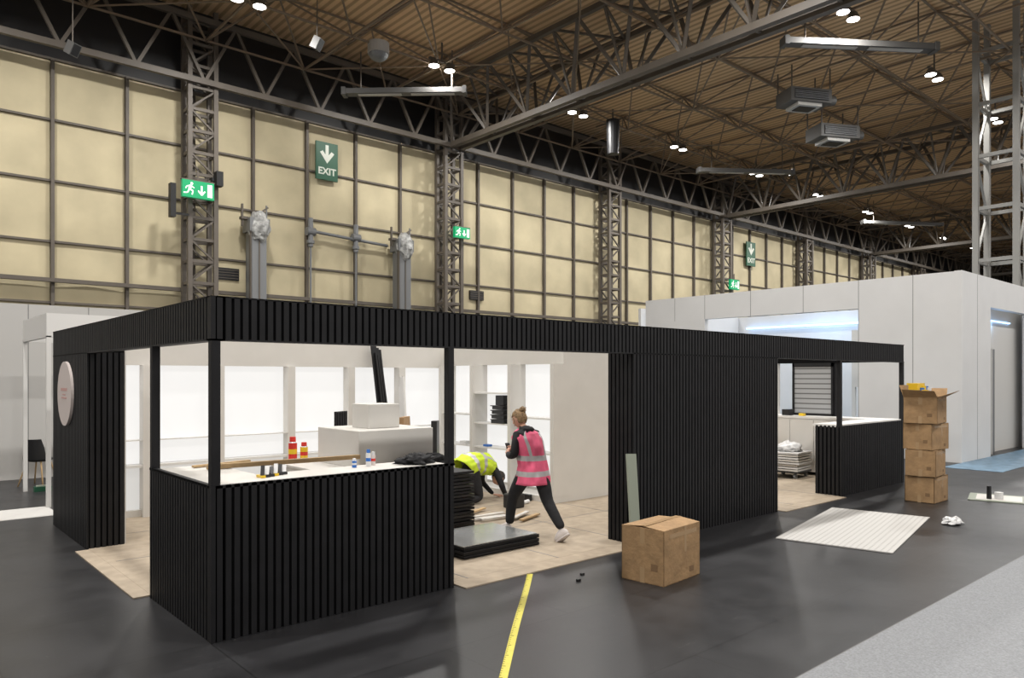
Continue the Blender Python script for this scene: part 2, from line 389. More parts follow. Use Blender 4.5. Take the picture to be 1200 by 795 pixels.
def man_sign(x,y,z,w,h):
    b=MB(); b.box(x-w/2,x+w/2,y,y+.12,z-h/2,z+h/2,M_sign); b.box(x-w/2-.02,x+w/2+.02,y+.01,y+.1,z+h/2,z+h/2+.03,M_steel)
    b.box(x-.02,x+.02,y+.04,y+.08,z+h/2,z+h/2+.3,M_steel)
    o=b.obj('running_man_exit_sign')
    b=MB(); yy=y-.004; s=h*.5; cx=x-w*.26
    def strip2(a,c,t):
        a=Vector(a)*s;c=Vector(c)*s;d=(c-a).normalized();n=Vector((-d.y,d.x))*t*s/2
        pts=[a-n,c-n,c+n,a+n]; b.add([(cx+p.x,yy,z+p.y) for p in pts],[(0,1,2,3)],M_signw)
    b.add([(cx+(.18+.16*math.cos(k*math.pi/6))*s,yy,z+(.62+.16*math.sin(k*math.pi/6))*s) for k in range(12)],[tuple(range(12))],M_signw)
    strip2((.1,.4),(-.1,-.1),.3); strip2((.12,.35),(.48,.12),.13); strip2((.05,.4),(-.4,.22),.13); strip2((-.4,.22),(-.5,-.05),.12)
    strip2((-.05,-.05),(.32,-.22),.17); strip2((.32,-.22),(.22,-.7),.15); strip2((-.1,-.1),(-.3,-.5),.17); strip2((-.3,-.5),(-.75,-.55),.14)
    cx=x+w*.1; strip2((0,.5),(0,-.5),.2); strip2((0,-.6),(-.4,-.1),.17); strip2((0,-.6),(.4,-.1),.17)
    cx=x+w*.36; b.add([(cx-.28*s,yy,z-.75*s),(cx+.28*s,yy,z-.75*s),(cx+.28*s,yy,z+.75*s),(cx-.28*s,yy,z+.75*s)],[(0,1,2,3)],M_signw)
    b.obj('pictogram',o)
man_sign(5.05,WY-1.25,6.98,.84,.46)
man_sign(14.15,WY-1.15,7.0,.66,.38)
man_sign(COL0+BAY*3+.3,WY-1.15,6.6,.8,.5)
b=MB(); b.box(5.56,5.74,WY-1.2,WY-.95,7.2,7.6,M_dark); b.box(4.38,4.52,WY-1.1,WY-.9,6.2,7.1,M_dark); b.box(4.52,4.9,WY-.95,WY-.9,6.3,6.36,M_dark); b.box(5.5,5.6,WY-1.0,WY-.85,7.35,7.45,M_dark); b.obj('column_loudspeaker')

# ================================================================ BLACK SLATTED BOOTH
booth=empty('black_slatted_exhibition_booth')
PITCH=.063; SW=.041; SD=.018
def slats(b,axis,f,lo,hi,z0,z1,sgn):
    n=max(1,round((hi-lo)/PITCH)); p=(hi-lo)/n
    for i in range(n):
        a=lo+i*p+(p-SW)/2; c=a+SW
        q0,q1=sorted((f,f-sgn*SD))
        if axis=='x': b.box(a,c,q0,q1,z0,z1,M_black)
        else: b.box(q0,q1,a,c,z0,z1,M_black)
H=2.477; FB=2.173; CH=1.12; W=12.31; DEP=5.7; T=.38
b=MB()
b.box(SD,2.164,SD,.10,0,CH-.02,M_blackb); b.box(SD,.10,SD,1.49,0,CH-.02,M_blackb)
slats(b,'x',0,.03,2.164,0,CH,-1); slats(b,'y',0,.03,1.49,0,CH,-1)
b.box(-.004,.03,-.004,.03,0,CH,M_black)
b.box(.0,2.164,.0,.045,CH-.02,CH,M_black); b.box(.0,.045,0,1.49,CH-.02,CH,M_black)
b.box(2.12,2.164,.02,.55,0,CH-.02,M_black)
b.obj('counter_slats',booth)
b=MB(); b.box(.045,2.164,.045,.55,CH-.06,CH-.015,M_cream); b.box(.045,.55,.55,1.49,CH-.06,CH-.015,M_cream)
b.box(.1,2.12,.45,.5,0,CH-.06,M_cream); b.box(.45,.5,.5,1.49,0,CH-.06,M_cream); b.box(.1,.5,1.45,1.49,0,CH-.06,M_cream)
b.obj('counter_top',booth)
b=MB()
b.box(SD,W-SD,SD,.1,FB,H-.005,M_blackb); b.box(SD,.1,SD,DEP,FB,H-.005,M_blackb); b.box(W-.1,W-SD,.1,DEP,FB,H-.005,M_blackb)
slats(b,'x',0,.03,4.673,FB,H,-1); slats(b,'x',0,7.862,W-.02,FB,H,-1); slats(b,'y',0,.03,3.807,FB,H,-1); slats(b,'y',W,.03,DEP,FB,H,1)
b.box(-.004,.03,-.004,.03,FB,H,M_black)
b.box(0,W,0,.1,H-.006,H+.004,M_black); b.box(0,.1,0,DEP,H-.006,H+.004,M_black); b.box(0,W,.0,.1,FB-.012,FB,M_black); b.box(0,.1,0,DEP,FB-.012,FB,M_black)
b.obj('fascia',booth)
b=MB()
b.box(4.673+SD,7.862,SD,T,0,H-.005,M_blackb); slats(b,'x',0,4.673,7.862,0,H,-1); slats(b,'y',4.673,.02,T,0,FB,-1)
b.box(4.67,7.862,0,T,H-.006,H+.004,M_black)
b.box(SD,T,3.807+SD,DEP,0,H-.005,M_blackb); slats(b,'y',0,3.807,DEP,0,H,-1); slats(b,'x',3.807,.02,T,0,FB,-1)
b.box(0,T,3.8,DEP,H-.006,H+.004,M_black)
b.obj('slatted_walls',booth)
b=MB()
for (x,y) in((.035,.035),(2.125,.035),(.035,1.45),(9.82,.035),(W-.04,.035),(W-.04,1.25)):
    b.box(x-.033,x+.033,y-.033,y+.033,CH-.02,FB,M_black)
b.obj('posts',booth,bevel=.003)
b=MB()
b.box(9.783+SD,W-SD,SD,.1,0,CH-.02,M_blackb); slats(b,'x',0,9.783,W,0,CH,-1); slats(b,'y',9.783,.02,.42,0,CH,-1)
b.box(9.783+SD,9.85,.1,.42,0,CH-.02,M_blackb)
b.box(W-.1,W-SD,.1,2.4,0,CH-.02,M_blackb); slats(b,'y',W,.02,2.4,0,CH,1)
b.obj('right_counter_slats',booth)
b=MB()
b.box(9.79,W,.03,.46,CH-.02,CH+.02,M_white); b.box(W-.5,W,.46,2.4,CH-.02,CH+.02,M_white)
b.box(W-.48,W-.1,.46,2.4,0.08,CH-.02,M_white)
for i in range(4): b.box(W-.495,W-.48,.5+i*.48,.5+i*.48+.46,.12,CH-.05,M_cream)
b.obj('right_counter_inside',booth)
b=MB()
b.box(W-.09,W-.05,1.3,2.05,CH+.02,2.1,M_grill)
for (y0,y1,z0,z1) in((1.26,1.3,CH,FB),(2.05,2.09,CH,FB),(1.26,2.09,CH+.02,CH+.06),(1.26,2.09,2.1,FB)): b.box(W-.11,W-.03,y0,y1,z0,z1,M_black)
b.obj('slatwall_display',booth)
b=MB()
b.box(T,W,5.6,DEP,0,H-.03,M_cream)
b.box(6.25,7.862,2.5,5.6,0,H-.03,M_cream)
b.box(W-.1,W-.02,2.4,5.6,0,H-.03,M_white)
b.box(T,T+.02,3.85,5.6,0,H-.03,M_cream)
b.box(4.72,7.862,T,T+.02,0,H-.03,M_cream)
b.obj('inner_walls',booth)
b=MB(); Yw=5.6
b.box(T,6.25,Yw-.12,Yw,0,.1,M_cream); b.box(T,6.25,Yw-.16,Yw,2.06,H-.03,M_cream)
e=[.42,1.05,2.02,3.1,4.13,5.1,6.17]
for x in e: b.box(x-.06,x+.06,Yw-.22,Yw,0,2.06,M_cream)
for i in range(6):
    x0,x1=e[i]+.06,e[i+1]-.06
    b.box(x0,x1,Yw-.05,Yw-.02,.72,2.06,M_light); b.box(x0,x1,Yw-.05,Yw-.02,.1,.70,M_light2)
    b.box(x0,x1,Yw-.20,Yw-.02,.68,.715,M_white)
    b.box(x0,x1,Yw-.20,Yw-.05,1.04,1.055,M_white)
Xw=6.25
b.box(Xw-.16,Xw,2.5,Yw-.16,2.1,H-.03,M_cream); b.box(Xw-.4,Xw,2.5,Yw-.22,0,.1,M_cream)
ey=[2.53,3.5,4.47,5.36]
for y in ey: b.box(Xw-.38,Xw,y-.035,y+.035,.1,2.1,M_cream)
for i in range(3):
    y0,y1=ey[i]+.035,ey[i+1]-.035
    b.box(Xw-.05,Xw-.02,y0,y1,.15,2.1,M_light)
    for z in((.72,1.25) if i!=1 else (.72,1.12,1.62)): b.box(Xw-.34,Xw-.05,y0,y1,z,z+.025,M_white)
b.obj('backlit_display_bays',booth)
b=MB(); yy,zz=4.85,1.70
b.cyl((-.03,yy,zz),(0,yy,zz),.385,.385,M_pinkw,48)
for (w,z,t) in((.34,.05,.035),(.16,-.01,.012),(.28,-.05,.018)): b.box(-.034,-.03,yy-w/2,yy+w/2,zz+z-t/2,zz+z+t/2,M_pinkp)
b.obj('round_sign',booth)
b=MB(); b.box(.02,W-.02,.12,5.58,0.0,.012,M_tan)
b.box(2.2,4.66,-.12,.12,0.0,.011,M_tan,); b.box(7.9,9.77,-.1,.12,0,.011,M_tan); b.box(-.12,.02,1.52,3.78,0,.011,M_tan)
for x in(1.2,2.4,3.6,4.8,6.0,8.5,9.7): b.box(x,x+.012,.12,5.58,.012,.0135,M_seam)
for y in(1.6,3.0,4.4): b.box(.1,W-.1,y,y+.01,.012,.0135,M_seam)
b.obj('booth_floor_boards',booth)

# plinths
b=MB(); b.box(1.43,2.75,.80,2.28,.012,.97,M_cream); b.box(1.42,2.76,.79,2.29,.97,1.0,M_cream)
b.box(1.78,2.66,1.04,1.90,1.0,1.37,M_cream); b.box(2.03,2.40,1.28,1.62,1.37,1.62,M_cream)
b.obj('tiered_display_plinth',bevel=.006)
def blob(name,c,r,m,seed=0,amp=.4,fr=2.2,flat=True,parent=None):
    b=MB()
    def fn(p):
        q=p*(1+amp*noise.noise(p*fr+Vector((seed,seed*2,0)))+amp*.4*noise.noise(p*fr*3+Vector((seed,0,3))))
        if flat and q.z<-.3: q.z=-.3
        return q
    b.sphere(c,r,m,nu=40,nv=24,fn=fn)
    return b.obj(name,parent,smooth=True)
blob('crumpled_black_jacket',(2.46,.90,1.025),(.26,.09,.08),M_cloth,3,.7,2.6)
blob('crumpled_black_jacket',(1.96,.33,1.124),(.16,.12,.06),M_cloth,8,.7,2.6)
def can(name,x,y,z,r,h,m1,m2,cap):
    b=MB(); b.cyl((x,y,z),(x,y,z+h*.75),r,r,m1,16); b.cyl((x,y,z+h*.3),(x,y,z+h*.5),r*1.01,r*1.01,m2,16); b.cyl((x,y,z+h*.75),(x,y,z+h*.82),r,r*.6,M_silv,16); b.cyl((x,y,z+h*.8),(x,y,z+h),r*.75,r*.7,cap,16); b.obj(name,smooth=False)
can('spray_can',1.60,2.12,1.001,.045,.26,M_red,M_yb,M_red); can('spray_can',1.70,2.06,1.001,.04,.20,M_yb,M_red,M_red)
can('glue_bottle',1.52,.42,1.106,.022,.15,M_paper,M_blue,M_blue); can('glue_bottle',1.60,.47,1.106,.02,.12,M_pinkw,M_red,M_paper); can('sealant_tube',1.38,.42,1.106,.02,.08,M_blue,M_paper,M_paper)
b=MB()
for i in range(6):
    x=.50+i*.045; b.beam((x,.30+.02*i,1.12),(x+.03,.36+.02*i,1.19-.01*(i%3)),.03,.02,M_paper if i%2 else M_plast); b.box(x-.015,x+.02,.28+.02*i,.38+.02*i,1.106,1.125,M_plast if i%3 else M_yb)
b.obj('hand_tools')
b=MB(); b.beam((.35,1.1,1.13),(1.75,.98,1.13),.05,.04,M_wood); b.beam((.3,1.3,1.12),(.85,1.42,1.12),.04,.02,M_wood); b.obj('timber_batten',bevel=.003)
b=MB()
for i in range(4): b.beam((4.55+i*.045,4.95,.02),(4.47+i*.045,5.32,2.44-.03*i),.035,.05,M_black)
for i in range(3): b.beam((4.58+i*.045,4.86,.02),(4.50+i*.045,5.26,2.3-.04*i),.035,.03,M_black)
b.obj('leaning_black_battens')
b=MB(); b.beam((5.0,5.1,.02),(5.06,5.35,1.9),.16,.03,M_white); b.obj('leaning_mdf_offcut')
b=MB(); X=RT((2.98,3.62,0),.6)
b.box(-.15,.15,-.02,.02,1.05,1.44,M_plast,X)
for i in range(6): b.box(-.14+i*.05,-.12+i*.05,-.03,-.02,1.06,1.43,M_black,X)
for sx in(-.12,.1): b.box(sx,sx+.02,-.01,.01,0.012,1.1,M_plast,X)
b.box(-.25,.25,-.15,.15,0.012,.03,M_plast,X)
b.obj('black_display_stand')
b=MB(); X=RT((3.72,3.1,0),.75)@Matrix.Rotation(-.05,4,'X'); b.box(-.18,.18,-.04,.04,.012,1.36,M_card,X); b.obj('flat_cardboard_pack')
b=MB(); X=RT((4.05,2.95,0),.75); b.box(-.08,.08,-.04,.04,.012,1.30,M_plast,X); b.box(-.12,.12,-.1,.1,.012,.04,M_plast,X); b.obj('black_stand_post')
b=MB()
for i in range(6):
    o=random.uniform(-.015,.015)
    b.box(2.80+o,3.86+o,.68+o,1.52+o,.013+i*.021,.013+i*.021+.016,M_black)
b.box(2.80,3.84,.7,1.5,.139,.147,M_glassy); b.obj('stack_of_slat_panels')
b=MB()
for i in range(17):
    o=random.uniform(-.02,.02)
    b.box(3.30+o,3.98+o,2.0+o,2.45+o,.013+i*.042,.013+i*.042+.03,M_black if i%3 else M_plast)
b.obj('stack_of_black_boards')
b=MB()
for i in range(7):
    a=random.uniform(-.5,.5); x=4.35+random.uniform(-.2,.3);y=2.2+random.uniform(-.5,.5)
    b.beam((x,y,.03+i*.004),(x+.5*math.cos(a),y+.5*math.sin(a),.03+i*.004),.06,.02,M_wood if i%2 else M_cream)
b.obj('timber_offcuts')
b=MB()
for i in range(4): b.beam((.5+.1*i,3.1+.07*i,.03+.012*i),(.95+.05*i,3.7-.1*i,.03+.012*i),.06,.02,M_wood)
b.obj('timber_offcuts')
b=MB()
for i in range(4):
    z=1.146+i*.075; b.box(5.9,6.15,3.65+i*.01,3.98-i*.01,z,z+.06,M_plast); b.box(5.89,6.16,3.64,3.99,z+.05,z+.065,M_plast)
b.box(5.93,6.1,3.7,3.9,1.44,1.60,M_plast); b.obj('black_storage_trays',bevel=.004)
b=MB(); b.box(5.93,6.03,4.1,4.22,.746,.78,M_blue); b.box(5.92,6.06,4.7,4.85,.746,.80,M_paper); b.box(5.93,6.1,3.1,3.2,.746,.81,M_plast); b.obj('shelf_boxes',bevel=.004)

b=MB(); X=RT((11.35,1.7,0),.1)
b.box(-.32,.32,-.3,.3,.12,.15,M_plast,X)
for sx in(-.25,.25):
    for sy in(-.22,.22):
        p=X@Vector((sx,sy,.06)); b.cyl(p+Vector((0,-.02,0)),p+Vector((0,.02,0)),.047,.047,M_grey,14)
for i in range(8):
    o=random.uniform(-.02,.02); b.box(-.33+o,.33+o,-.3+o,.3+o,.152+i*.045,.152+i*.045+.03,M_paper if i%2 else M_cream,X)
b.obj('dolly_with_white_panels')
blob('white_cloth_heap',(11.35,1.7,.545),(.22,.2,.12),M_paper,5,.5)
b=MB(); X=RT((11.45,2.3,0),.2); b.box(-.18,.18,-.1,.14,.012,.55,M_plast,X); b.box(-.19,.19,-.11,.15,.55,.62,M_yb,X); b.box(-.1,.1,-.02,.02,.62,.68,M_plast,X); b.box(-.15,.15,-.1,.1,.68,.82,M_card,X); b.obj('tool_case',bevel=.01)
b=MB(); b.box(11.9,12.1,2.0,2.15,1.14,1.26,M_plast); b.box(11.9,12.0,1.7,1.8,1.14,1.19,M_yb); b.obj('counter_boxes',bevel=.005)
b=MB(); X=Matrix.Translation((4.53,-.16,0))@Matrix.Rotation(.06,4,'Y')@Matrix.Rotation(-.12,4,'X'); b.box(-.08,.08,-.012,.012,0,1.05,M_sage,X); b.obj('leaning_sage_plank',bevel=.003)

# ================================================================ cardboard boxes
def carton(name,cx,cy,z,w,d,h,rot,top='closed',seed=0,parent=None):
    b=MB(); X=RT((cx,cy,z),rot); t=.006
    b.box(-w/2,w/2,-d/2,-d/2+t,0,h,M_card,X); b.box(-w/2,w/2,d/2-t,d/2,0,h,M_card,X)
    b.box(-w/2,-w/2+t,-d/2,d/2,0,h,M_card,X); b.box(w/2-t,w/2,-d/2,d/2,0,h,M_card,X); b.box(-w/2,w/2,-d/2,d/2,0,t,M_card,X)
    def flap(side,length,ang,skew=0):
        c,sn=math.cos(ang),math.sin(ang)
        if side in('f','bk'):
            s=-1 if side=='f' else 1
            F=X@Matrix.Translation((0,s*d/2,h))
            vs=[(-w/2,0,0),(w/2,0,0),(w/2-.01,-s*length*c,length*sn+skew),(-w/2+.01,-s*length*c,length*sn)]
        else:
            s=-1 if side=='l' else 1
            F=X@Matrix.Translation((s*w/2,0,h))
            vs=[(0,-d/2,0),(0,d/2,0),(-s*length*c,d/2-.01,length*sn+skew),(-s*length*c,-d/2+.01,length*sn)]
        vs2=[Vector(v)+Vector((0,0,.005)) for v in vs]
        b.add([Vector(v) for v in vs]+vs2,[(0,1,2,3),(7,6,5,4),(0,4,5,1),(1,5,6,2),(2,6,7,3),(3,7,4,0)],M_card,F)
    if top=='closed':
        flap('l',w*.3,.01); flap('r',w*.3,.01); flap('f',d*.5,.07,.012); flap('bk',d*.5,.09,-.008)
        b.beam(X@Vector((-w/2+.01,0,h+.024)),X@Vector((w/2-.01,0,h+.032)),.055,.002,M_tape)
    elif top=='flat':
        b.box(-w/2,w/2,-d/2,d/2,h-t,h,M_card,X); b.box(-w/2-.002,w/2+.002,-.025,.025,h,h+.002,M_tape,X)
    else:
        flap('l',w*.28,2.55,.02); flap('r',w*.28,2.3); flap('f',d*.4,2.8,.03); flap('bk',d*.4,1.9)
        b.box(-w/2+.01,w/2-.01,-d/2+.01,d/2-.01,h*.75,h*.76,M_cardd,X)
    for s in(-1,1):
        xx=s*(w/2+.0012); b.box(min(xx,xx-s*.001),max(xx,xx-s*.001),-.025,.025,h*.72,h,M_tape,X)
        b.box(min(xx,xx-s*.001),max(xx,xx-s*.001),-.025,.025,0,h*.28,M_tape,X)
    b.box(-w*.35,w*.4,-d/2-.0015,-d/2,h*.84,h*.92,M_tape,X)
    b.box(w*.05,w*.11,-d/2-.002,-d/2,h*.52,h*1.0,M_tape,X)
    b.box(-w/2-.002,-w/2,-d*.35,-d*.2,h*.25,h*.38,M_cardd,X)
    b.box(w*.2,w*.32,-d/2-.002,-d/2,h*.12,h*.22,M_cardd,X)
    return b.obj(name,parent)
carton('cardboard_box',3.87,-1.0,0,.64,.46,.50,.09,'closed',1)
st=empty('stack_of_cardboard_boxes')
for i,(r,dx) in enumerate(((.0,.02),(.10,-.02),(-.08,.0),(.12,-.03))):
    carton('carton_%d'%(i+1),10.44+dx,-1.02,i*.40,.56 if i<3 else .6,.42 if i<3 else .46,.395,r,'flat' if i<3 else 'open',i,st)
b=MB()
for i in range(5):
    x=10.26+i*.075;y=-1.0+random.uniform(-.08,.08)
    b.cyl((x,y,1.5),(x+.03,y,1.70+.03*(i%3)),.05,.05,(M_yb,M_blue,M_yb,M_blue,M_paper)[i],10)
b.box(10.22,10.46,-.98,-.85,1.55,1.80,M_yb); b.box(10.46,10.60,-1.0,-.9,1.55,1.76,M_blue)
b.obj('box_contents',st)
b=MB(); b.box(-1.27,1.27,-.62,.62,0,.012,M_peg); o=b.obj('perforated_board_on_floor'); o.location=(7.55,-1.25,.004); o.rotation_euler=(0,0,.2)
blob('crumpled_paper',(8.72,-1.95,.032),(.14,.1,.06),M_paper,2,.6)
b=MB(); X=RT((11.45,-1.72,.002),.25); b.box(-.40,.40,-.40,.40,0,.012,M_sage,X); b.box(-.3,.3,-.3,.3,.012,.014,M_cream,X)
p=X@Vector((-.1,0,.014)); b.cyl(p,p+Vector((0,0,.10)),.06,.06,M_paper,14); b.cyl(p+Vector((-.12,.1,0)),p+Vector((-.12,.1,.20)),.035,.03,M_plast,14); b.obj('square_mat_with_bottles')
b=MB()
def ftape(p,q,w,n=30):
    p=Vector(p);q=Vector(q);d=(q-p).normalized();s=Vector((-d.y,d.x,0))*w/2
    vs=[];fs=[]
    for i in range(n+1):
        c=p+(q-p)*i/n; o=s*.35*math.sin(i*.35)
        vs+= [c-s+o*.3,c+s+o*.3]
    for i in range(n): fs.append((2*i,2*i+1,2*i+3,2*i+2))
    b.add(vs,fs,M_ytape)
    m=n*3
    for i in range(m):
        c=p+(q-p)*(i+.3)/m; e_=p+(q-p)*(i+.5)/m
        h=Vector((0,0,.001))
        b.add([c-s*.9+h,c-s*(.5 if i%5 else 0)+h,e_-s*(.5 if i%5 else 0)+h,e_-s*.9+h],[(0,1,2,3)],M_blackb)
ftape((2.97,-.13,.004),(.48,-2.47,.004),.055)
ftape((11.6,-2.3,.004),(12.8,-3.0,.004),.06)
b.obj('yellow_floor_tape')
b=MB()
for i,(x,y) in enumerate(((3.12,-.62),(3.30,-.50))): b.box(x,x+.04,y,y+.025,0,.022,M_plast); b.cyl((x+.02,y,0.01),(x+.05,y+.05,.01),.01,.01,M_plast,6)
b.obj('floor_debris')
b=MB(); b.box(-6,30,-12,-3.06,0,.008,M_carpet); b.box(-6,30,-3.07,-3.05,0,.006,M_seam); b.obj('grey_aisle_carpet')

# ================================================================ grey-white stand on the right
sx,sy,sh,oh=16.38,.345,4.25,3.56
stand=empty('grey_white_exhibition_stand')
b=MB(); t=.15; EX=22.2
b.box(sx,sx+t,sy,2.59,0,sh,M_stand); b.box(sx,sx+t,2.59,6.96,oh,sh,M_stand); b.box(sx,sx+t,6.96,9.1,0,sh,M_stand)
b.box(sx+t,18.35,sy,sy+t,0,sh,M_stand); b.box(18.35,21.5,sy,sy+t,oh,sh,M_stand); b.box(21.5,EX,sy,sy+t,0,sh,M_stand)
for y in(1.35,2.59,): b.box(sx-.003,sx,y,y+.012,0,sh,M_seam)
for y in(4.0,5.5,6.96,8.0): b.box(sx-.003,sx,y,y+.012,oh,sh,M_seam)
for x in(17.4,): b.box(x,x+.012,sy-.003,sy,0,sh,M_seam)
b.box(sx,EX,sy,sy+t,sh,sh+.01,M_stand)
b.obj('front_walls',stand)
b=MB()
b.box(22.1,EX,.495,9.5,0,4.05,M_stand); b.box(18.35,22.1,.68,.78,0,4.05,M_part); b.box(sx+t,22.1,9.4,9.5,0,4.05,M_stand)
b.box(19.0,19.04,.5,.68,0,2.6,M_part); b.box(19.3,19.7,.64,.68,0,2.6,M_grey)
b.obj('inner_walls',stand)
b=MB(); b.box(21.95,22.0,3,9,3.6,3.66,M_blux); b.box(18.5,21,.64,.68,3.3,3.33,M_blux); b.obj('blue_led_strips',stand)
b=MB(); b.box(20.5,20.6,2.5,4.6,1.6,3.3,M_part); b.box(20.47,20.5,2.6,2.9,2.9,3.1,M_red); b.box(20.5,20.6,2.5,2.6,0,1.6,M_part);b.box(20.5,20.6,4.5,4.6,0,1.6,M_part); b.obj('inner_panel',stand)
b=MB(); b.box(15.2,22,-.75,.345,0,.006,M_bsheet); b.box(sx+t,22.1,.8,9.4,0,.006,M_bsheet); b.obj('blue_floor_film',stand)
for (x,y,z,en) in((20.9,6,3.4,38),(19.5,.56,3.2,2)):
    L=bpy.data.lights.new('blue_wash','POINT'); L.energy=en; L.color=(.35,.62,1); L.shadow_soft_size=.05
    o=bpy.data.objects.new('blue_wash',L); COL.objects.link(o); o.location=(x,y,z); o.parent=stand
b=MB()
for s in(-.22,.22):
    b.beam((13.6+s,-.1,0),(13.6+s*.7,.25,1.75),.05,.03,M_yb); b.beam((13.6+s,.75,0),(13.6+s*.7,.3,1.75),.04,.03,M_grey)
for i in range(6): z=.25+i*.27; b.box(13.6-.2,13.6+.2,-.1+z*.2-.03,-.1+z*.2+.05,z,z+.03,M_grey)
b.box(13.42,13.78,.18,.38,1.72,1.78,M_yb); b.obj('step_ladder')

# ================================================================ left partitions
b=MB(); b.box(-8,3.1,11,11.1,0,3.26,M_part); b.box(3.0,3.1,11.1,14,0,3.26,M_part)
x=-7.5
while x<3: b.box(x,x+.012,10.997,11,0,3.26,M_seam); x+=1
b.obj('white_partition_run')
b=MB()
for (x,y) in((.2,7.2),(.2,9.2),(3.4,7.2),(3.4,9.2)): b.box(x-.03,x+.03,y-.03,y+.03,0,2.5,M_white)
b.box(.17,3.43,7.17,7.23,2.48,2.83,M_white); b.box(.17,.23,7.23,9.23,2.48,2.83,M_white); b.box(.23,3.43,9.17,9.23,2.48,2.83,M_white)
b.box(-.9,.2,6.4,7.3,0,.006,M_part)
b.obj('shell_scheme_stand')
b=MB()
X=RT((.5,9.9,0),2.4)
b.sphere((0,0,.46),(.23,.23,.05),M_plast,X,fn=None)
vs=[];fs=[]
n=10
for j in range(6):
    for i in range(n+1):
        a=math.pi*(.15+.7*i/n); r=.24
        vs.append((r*math.cos(a)*(1-.03*j),.0+r*math.sin(a)*(1+.02*j),.47+.07*j-(.0 if 0<i<n else .03*j)))
for j in range(5):
    for i in range(n): fs.append((j*(n+1)+i,j*(n+1)+i+1,(j+1)*(n+1)+i+1,(j+1)*(n+1)+i))
b.add(vs,fs,M_plast,X)
for sx_ in(-1,1):
    for sy_ in(-1,1):
        p=X@Vector((sx_*.12,sy_*.12,.44)); q=X@Vector((sx_*.22,sy_*.22,0)); b.cyl(q,p,.012,.014,M_wood,8)
b.obj('black_shell_chair',smooth=True)
b=MB(); b.box(.3,.55,9.0,9.12,0,.08,M_signd); b.box(.33,.52,9.03,9.09,.08,.1,M_sage); b.obj('green_crate')

# ================================================================ people
def skin_mesh(name,chains,mats,matfn,parent,sub=2):
    vs=[];es=[];rs=[];roots=[]
    for nodes,edges,root in chains:
        o=len(vs)
        for p,r in nodes: vs.append(tuple(p)); rs.append(r)
        es+=[(a+o,c+o) for a,c in edges]; roots.append(root+o)
    me=bpy.data.meshes.new(name+'_cage'); me.from_pydata(vs,es,[]); me.update()
    o=bpy.data.objects.new(name+'_cage',me); COL.objects.link(o)
    o.modifiers.new('skin','SKIN')
    sv=me.skin_vertices[0].data
    for i,r in enumerate(rs):
        sv[i].radius=(r,r) if not hasattr(r,'__len__') else r
        sv[i].use_root=(i in roots)
    s=o.modifiers.new('sub','SUBSURF'); s.levels=sub; s.render_levels=sub
    dg=bpy.context.evaluated_depsgraph_get(); dg.update()
    nm=bpy.data.meshes.new_from_object(o.evaluated_get(dg)); nm.name=name
    bpy.data.objects.remove(o)
    nm.materials.clear()
    for m in mats: nm.materials.append(m)
    for p in nm.polygons:
        p.use_smooth=True; p.material_index=matfn(p.center)
    ob=bpy.data.objects.new(name,nm); COL.objects.link(ob); ob.parent=parent
    return ob
def hand(name,wrist,f,n,side,curl,parent,m=M_skin,scale=1):
    w=Vector(wrist); f=Vector(f).normalized(); n=Vector(n); n=(n-f*n.dot(f)).normalized(); s=f.cross(n)*side
    ch=[]
    L=[(.040,.025,.02),(.045,.028,.022),(.042,.027,.02),(.033,.02,.017)]
    for i in range(4):
        off=(.027-.018*i)*scale
        pts=[w+s*off*.5,w+f*.045*scale+s*off*.85,w+f*(.088-.004*abs(i-1))*scale+s*off]
        rr=[.014,.013,.0105]
        p=pts[-1]; a=0
        for j,l in enumerate(L[i]):
            a+=curl*(.9+.25*i*.3); p=p+(f*math.cos(a)-n*math.sin(a))*l*scale; pts.append(p); rr.append((.0095,.0088,.0075)[j])
        ch.append(([(q,r*scale) for q,r in zip(pts,rr)],[(k,k+1) for k in range(len(pts)-1)],0))
    b0=w+f*.02*scale+s*.02*scale
    pts=[b0,b0+(f*.6+s*.75-n*.2).normalized()*.042*scale]
    pts.append(pts[-1]+(f*.8+s*.3-n*.4).normalized()*.032*scale); pts.append(pts[-1]+(f*.85-n*.45).normalized()*.025*scale)
    ch.append(([(q,r*scale) for q,r in zip(pts,(.014,.0115,.010,.008))],[(0,1),(1,2),(2,3)],0))
    return skin_mesh(name,ch,[m],lambda c:0,parent,1)
def loft(name,rings,parent,matfn,mats,nu=36,fold=.006,seed=0):
    vs=[];fs=[];mi=[]
    R=[]
    for k in range(len(rings)-1):
        for t in (0,.25,.5,.75):
            R.append((k+t))
    R.append(len(rings)-1)
    def lerp(k):
        i=min(int(k),len(rings)-2); t=k-i; a=rings[i];c=rings[i+1]
        return [Vector(a[j]).lerp(Vector(c[j]),t) for j in range(3)]
    for kk in R:
        c,Lv,Nv=lerp(kk)
        for i in range(nu):
            t=2*math.pi*i/nu; ct,stt=math.cos(t),math.sin(t)
            e=.85
            x=math.copysign(abs(ct)**e,ct);y=math.copysign(abs(stt)**e,stt)
            p=c+Lv*x+Nv*y
            out=(Lv*x+Nv*y).normalized()
            p+=out*fold*noise.noise(Vector((i*.55,kk*.9,seed)))*2
            vs.append(p)
    for j in range(len(R)-1):
        for i in range(nu):
            fs.append((j*nu+i,j*nu+(i+1)%nu,(j+1)*nu+(i+1)%nu,(j+1)*nu+i)); mi.append(matfn(R[j],i/nu))
    me=bpy.data.meshes.new(name); me.from_pydata([tuple(v) for v in vs],[],fs)
    for m in mats: me.materials.append(m)
    for p,k in zip(me.polygons,mi): p.material_index=k; p.use_smooth=True
    me.update(); o=bpy.data.objects.new(name,me); COL.objects.link(o); o.parent=parent
    sd=o.modifiers.new('cloth_thickness','SOLIDIFY'); sd.thickness=.006
    return o
